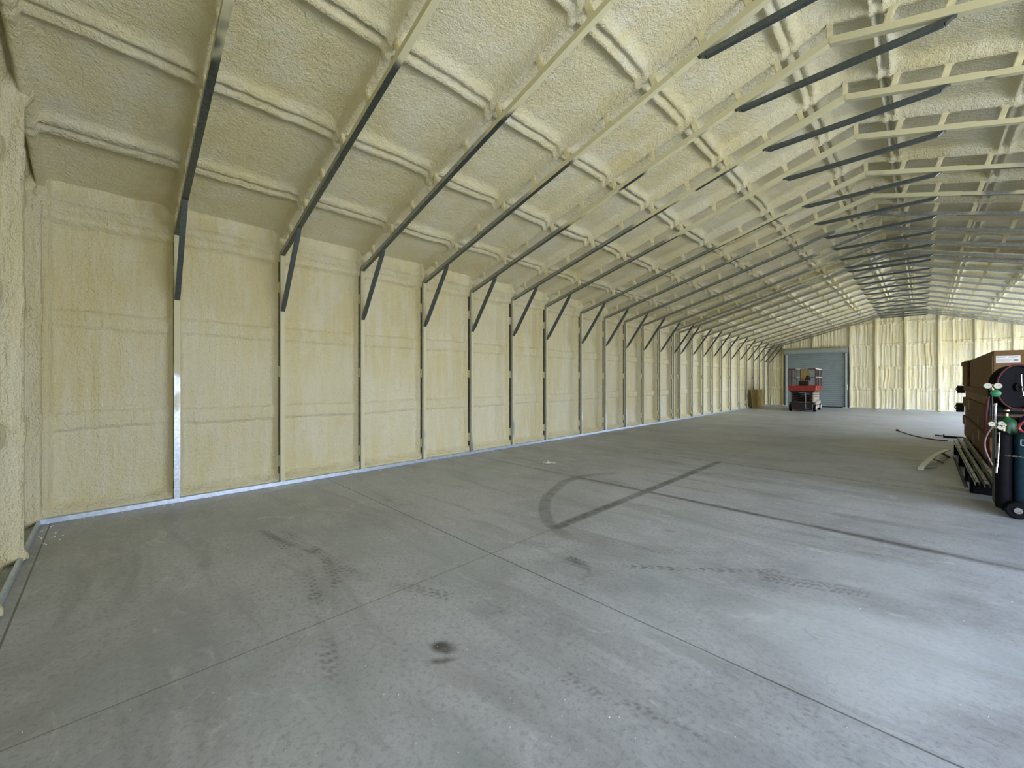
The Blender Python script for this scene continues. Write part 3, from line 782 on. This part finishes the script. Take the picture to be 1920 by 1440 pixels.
mb = MB(); mb.box(-.345, -.33, .0, .27, .10, 1.10); mb.build('side_panel', M_blacksteel, ct, bevel=.004)
# hanging chain in links
mb = MB(); N = 26; ca = Vector((-.33, -.10, .70)); cb = Vector((.36, -.14, .82))
for k in range(N):
    t0, t1 = k / N, (k + 1) / N
    f3 = lambda t: ca.lerp(cb, t) + Vector((0, -.075 * math.sin(PI * t), -.03 * math.sin(PI * t)))
    a, c_ = f3(t0), f3(t1 + .012); w = Vector((0, .004, 0)) if k % 2 else Vector((0, 0, .006))
    mb.tube([a + w, c_ + w], .003, 5); mb.tube([a - w, c_ - w], .003, 5); mb.tube([a + w, a - w], .003, 5)
o = mb.build('chain', M_chrome, ct, True); o['label'] = 'bright metal chain'
for x in (-.19, .27):
    mb = MB(); y0 = -.10 if x < 0 else -.10
    mb.lathe([(0, -.03), (.06, -.03), (.085, -.032), (.098, -.018), (.100, 0), (.098, .018), (.085, .032), (.06, .03), (0, .03)], (x, -.16, .101), 'y', 32)
    w = mb.build('wheel', M_black, ct, True)
    mb = MB(); mb.lathe([(.018, -.045), (.034, -.045), (.036, -.03), (.018, -.03)], (x, -.16, .101), 'y', 20)
    mb.lathe([(0, -.038), (.018, -.038)], (x, -.16, .101), 'y', 20); h_ = mb.build('hub', M_chrome, w, True); h_['label'] = 'bright metal hub'
mb = MB(); mb.tube([(-.26, -.16, .101), (.30, -.16, .101)], .012, 8); mb.tube([(-.2, -.16, .101), (-.2, .0, .08)], .012, 8); mb.tube([(.2, -.16, .101), (.2, .0, .08)], .012, 8); mb.build('axle', M_blacksteel, ct, True)

cyl('gas_cylinder', 'dark teal gas cylinder standing at the front of the cart behind the wheel', .862, 7.42, .125, .80, M_blue)
cyl('gas_cylinder', 'slim black gas cylinder at the front left of the cart, under the gauges', .665, 7.40, .066, .82, M_black)
cyl('gas_cylinder', 'dark green gas cylinder behind the slim black one, with a pale cap', .705, 7.58, .085, .96, M_green)
cyl('gas_cylinder', 'navy blue gas cylinder beside the green one at the back of the cart', .885, 7.635, .085, 1.00, M_navy)

# stencil mark on teal cylinder
mk = MB(); cx0, cy0 = .862, 7.42
for a0, a1, z in ((232, 244, .900), (232, 244, .835)):
    mk.tube([(cx0 + .1265 * math.cos(math.radians(a)), cy0 + .1265 * math.sin(math.radians(a)), z) for a in (a0, (a0 + a1) / 2, a1)], .004, 5)
mk.tube([(cx0 + .1265 * math.cos(math.radians(232)), cy0 + .1265 * math.sin(math.radians(232)), z) for z in (.835, .900)], .004, 5)
o = mk.build('stencil_mark', M_white); par = [x for x in bpy.data.objects if x.name == 'gas_cylinder'][0]; o.parent = par; o.matrix_parent_inverse = Matrix.Translation(par.location).inverted()

# regulators with gauge pairs
def regulator(x, y, z, label, faces, knob=None):
    r = thing('pressure_regulator', label, 'regulator', (x, y, z), 0, 'pressure regulators on the cart')
    mb = MB(); mb.tube([(0, .02, -.05), (0, .02, .02)], .02, 10);  mb.tube([(-.05, 0, .0), (.06, 0, 0)], .013, 8); mb.build('regulator_body', M_brass, r, True)
    mb = MB(); mb.tube([(.0, .02, -.40), (.0, .02, -.05)], .008, 8); mb.build('stem_pipe', M_blacksteel, r, True)
    for (dx, dz, rr) in faces:
        mb = MB(); mb.lathe([(0, .02), (rr, .02), (rr, -.008), (rr * .9, -.012), (0, -.012)], (dx, -.02, dz), 'y', 26); gq = mb.build('gauge', M_chrome, r, True)
        mb = MB(); mb.lathe([(0, -.0135), (rr * .88, -.0135), (rr * .88, -.010)], (dx, -.02, dz), 'y', 26); fc = mb.build('dial', M_gauge, gq, True); fc['label'] = 'pale dial face'
        mb = MB(); mb.bar((dx, -.035, dz), (dx + rr * .5, -.035, dz + rr * .45), .002, .003); mb.build('needle', M_dark, fc)
    if knob:
        mb = MB(); mb.lathe([(0, -.085), (.03, -.085), (.04, -.078), (.042, -.03), (.03, -.02), (0, -.02)], (knob[0], 0, knob[1]), 'y', 20); mb.build('knob', M_knob, r, True)['label'] = 'green adjusting knob'
    return r
regulator(.575, 7.33, 1.505, 'upper pressure regulator with two round white gauges and green knob', [(-.036, 0, .034), (.040, 0, .035)], (.022, -.085))
regulator(.60, 7.33, 1.060, 'lower pressure regulator with two gauges above the hose', [(-.030, 0, .030), (.042, .008, .030), (.036, -.032, .030)])
mb = MB(); mb.tube([(.605, 7.40, 1.27), (.605, 7.42, 1.05)], .010, 8); mb.lathe([(0, 1.27), (.016, 1.27), (.016, 1.30), (0, 1.305)], (.605, 7.40, 0), 'z', 12)
o = mb.build('cutting_torch', M_chrome, None, True); tag(o, 'slim bright torch handle hanging on the cart left side', 'torch')
mb = MB(); mb.tube([(.622, 7.30, .84), (.612, 7.29, .62)], .008, 8); mb.tube([(.612, 7.29, .61), (.604, 7.28, .56), (.600, 7.27, .50)], .009, 8); mb.tube([(.63, 7.31, .97), (.622, 7.30, .84)], .004, 8)
o = mb.build('cutting_torch', M_chrome, None, True); tag(o, 'long bright cutting torch hanging below the lower gauges', 'torch')

# hose reel on top
rl_ = thing('hose_reel', 'dark hose reel with a red rim mounted above the gas cart', 'hose reel', (.765, 7.66, 1.49), math.radians(45.28))
mb = MB(); mb.lathe([(0, -.06), (.05, -.06), (.05, -.03), (.24, -.03), (.25, -.06), (.262, -.05), (.25, .05), (.24, .06), (0, .06)], (0, 0, 0), 'y', 44); mb.build('reel_drum', M_black, rl_, True)
mb = MB(); n = 44
mb.tube([(0.262 * math.cos(2 * PI * k / n), -.05, 0.262 * math.sin(2 * PI * k / n)) for k in range(n + 1)], .010, 8); mb.build('reel_rim', M_hose, rl_, True)['label'] = 'dark red rim'
mb = MB(); mb.tube([(.0, -.075, .15), (.0, -.08, 0), (.02, -.08, -.10), (-.03, -.08, -.11)], .005, 8); mb.lathe([(0, -.09), (.014, -.09), (.014, -.07)], (0, 0, 0), 'y', 14); mb.build('crank', M_chrome, rl_, True)
mb = MB(); mb.box(-.03, .03, .062, .09, -.35, .03); mb.box(-.20, .20, .07, .09, -.345, .0); mb.build('reel_bracket', M_blacksteel, rl_)

# red hose coil and loose hoses
mb = MB(); pts = []
for k in range(0, 200):
    t = k / 200 * 2 * PI * 5; rr = .085 + .012 * math.sin(k * .31)
    pts.append((.85 + rr * math.cos(t) * 1.05 + .004 * math.sin(k), 7.275 - .018 * math.sin(k * .05) - .003 * (k // 40), 1.06 + rr * .85 * math.sin(t)))
mb.tube(pts, .0095, 8); o = mb.build('hose_coil', M_red, None, True); tag(o, 'coil of bright red hose hung on the gas cart front', 'hose')
mb = MB(); q = []
for k in range(40):
    t = k / 39; q.append((.575 - .07 * math.sin(PI * t) * (1 - .3 * t), 7.30, 1.03 - .45 * t))
mb.tube(q, .008, 8); o = mb.build('gas_hose', plain('grey_hose', (.16, .10, .10), .4, 0, .1, 30), None, True); tag(o, 'thin grey-pink hose looping down from the lower gauges', 'hose')
mb = MB(); q = [(.56 - .025 * math.sin(k / 39 * PI * 1.2), 7.50, 1.38 - .85 * k / 39) for k in range(40)]
mb.tube(q, .014, 8); o = mb.build('gas_hose', M_hose, None, True); tag(o, 'dark red hose hanging down the left side of the gas cart', 'hose')

# ------------------------------------------------------------------ small things on the floor
mb = MB(); q = []
for k in range(30):
    t = k / 29; q.append((-.52 + .98 * t, 16.95 - 1.9 * t + .55 * math.sin(PI * t) * -1 + .25, .012))
mb.tube(q, .012, 8); mb.lathe([(0, 0), (.04, 0), (.04, .05), (0, .055)], (-.54, 17.25, 0), 'z', 12)
o = mb.build('power_cord', plain('brown_cord', (.10, .04, .03), .5), None, True); tag(o, 'dark brown cord curving over the bright floor before the far wall', 'cord')
me = bpy.data.meshes.new('paper_scrap'); bm = bmesh.new()
gv = [[bm.verts.new((-.12 + .24 * i / 7, -.08 + .16 * j / 5, .006 + .020 * random.random() + .012 * math.sin(i * 1.7 + j))) for j in range(6)] for i in range(8)]
for i in range(7):
    for j in range(5): bm.faces.new((gv[i][j], gv[i + 1][j], gv[i + 1][j + 1], gv[i][j + 1]))
bmesh.ops.solidify(bm, geom=bm.faces[:], thickness=.002); bm.to_mesh(me); bm.free(); me.materials.append(M_paper)
o = bpy.data.objects.new('paper_scrap', me); COL.objects.link(o); o.location = (-4.93, 5.88, .003); o.rotation_euler = (0, 0, .5)
tag(o, 'crumpled white paper scrap on the floor near the left wall', 'paper')

def crumbs():
    mb = MB()
    spots = [(random.uniform(-6.5, 1.0), random.uniform(-.3, 6.5) ** 1, random.uniform(.0012, .0030)) for _ in range(330)]
    spots += [(random.uniform(-3.2, -.6), random.uniform(.35, 2.0), random.uniform(.0012, .0030)) for _ in range(120)]
    spots += [(XL + .06 + abs(random.gauss(0, .06)), random.uniform(-.3, 14), random.uniform(.003, .010)) for _ in range(90)]
    spots += [(random.uniform(-6.6, -5.8), YN + .14 + abs(random.gauss(0, .08)), random.uniform(.003, .009)) for _ in range(25)]
    for x, y, r in spots:
        x = max(x, XL + .055)
        b = len(mb.v); a = random.uniform(0, 6.28); e_ = random.uniform(.6, 1.8)
        for k in range(4): mb.v.append((x + r * e_ * math.cos(a + k * PI / 2), y + r * math.sin(a + k * PI / 2), .0005))
        for k in range(4): mb.v.append((x + .6 * r * e_ * math.cos(a + .4 + k * PI / 2), y + .6 * r * math.sin(a + .4 + k * PI / 2), .0005 + r * .8))
        mb.f += [(b, b + 3, b + 2, b + 1), (b + 4, b + 5, b + 6, b + 7)] + [(b + k, b + (k + 1) % 4, b + 4 + (k + 1) % 4, b + 4 + k) for k in range(4)]
        mb.m += [0] * 6
    o = mb.build('foam_crumbs', M_crumb); tag(o, 'tiny white foam crumbs scattered over the near concrete floor', 'crumbs', None, 'stuff')
crumbs()

# ------------------------------------------------------------------ daylight
w = bpy.data.worlds.new('World'); sc.world = w; w.use_nodes = True; nt = w.node_tree; g = G(nt)
bg = nt.nodes['Background']
tc = g.n('ShaderNodeTexCoord'); sx = g.n('ShaderNodeSeparateXYZ'); g.l(tc.outputs['Generated'], sx.inputs[0])
SKY_LO = (.97, 1.04, 1.24); SKY_HI = (.60, .86, 1.40); GROUND = (.74, .745, .74)
sky = g.mix(g.ss(sx.outputs[2], .0, .75), SKY_LO, SKY_HI)
g.l(g.mix(g.ss(sx.outputs[2], -.03, .0), GROUND, sky), bg.inputs[0])
bg.inputs[1].default_value = 10.0
def portal(x, y, z, rot, sx_, sy_):
    l = bpy.data.lights.new('daylight_portal', 'AREA'); l.shape = 'RECTANGLE'; l.size = sx_; l.size_y = sy_; l.cycles.is_portal = True
    o = bpy.data.objects.new('daylight_portal', l); COL.objects.link(o); o.location = (x, y, z); o.rotation_euler = rot
for a, b_ in DOORS_R: portal(WR + .03, (a + b_) / 2, DOOR_H / 2, (0, PI / 2, 0), DOOR_H, b_ - a)
for a, b_, z1 in DOORS_N: portal((a + b_) / 2, YN - .03, z1 / 2, (PI / 2, 0, 0), b_ - a, z1)

# ------------------------------------------------------------------ camera
cam = bpy.data.cameras.new('Camera'); co = bpy.data.objects.new('Camera', cam); COL.objects.link(co); sc.camera = co
cam.sensor_width = 36; cam.sensor_fit = 'HORIZONTAL'; cam.lens = 762.0 / 1920 * 36
cam.shift_y = -(720 - 712.1) / 1920
co.location = (0, 0, 1.5756); co.rotation_euler = (PI / 2, 0, math.radians(45.28))
cam.clip_start = .05; cam.clip_end = 200

sc.view_settings.view_transform = 'Standard'; sc.view_settings.look = 'None'; sc.view_settings.gamma = 1; sc.view_settings.use_curve_mapping = False
sc.view_settings.exposure = 0.30
sc.cycles.max_bounces = 8; sc.cycles.diffuse_bounces = 6; sc.cycles.glossy_bounces = 3
sc.cycles.use_adaptive_sampling = True; sc.cycles.adaptive_threshold = .03; sc.cycles.adaptive_min_samples = 16
sc.cycles.caustics_reflective = False; sc.cycles.caustics_refractive = False
sc.cycles.sample_clamp_indirect = 8
sc.cycles.use_denoising = True
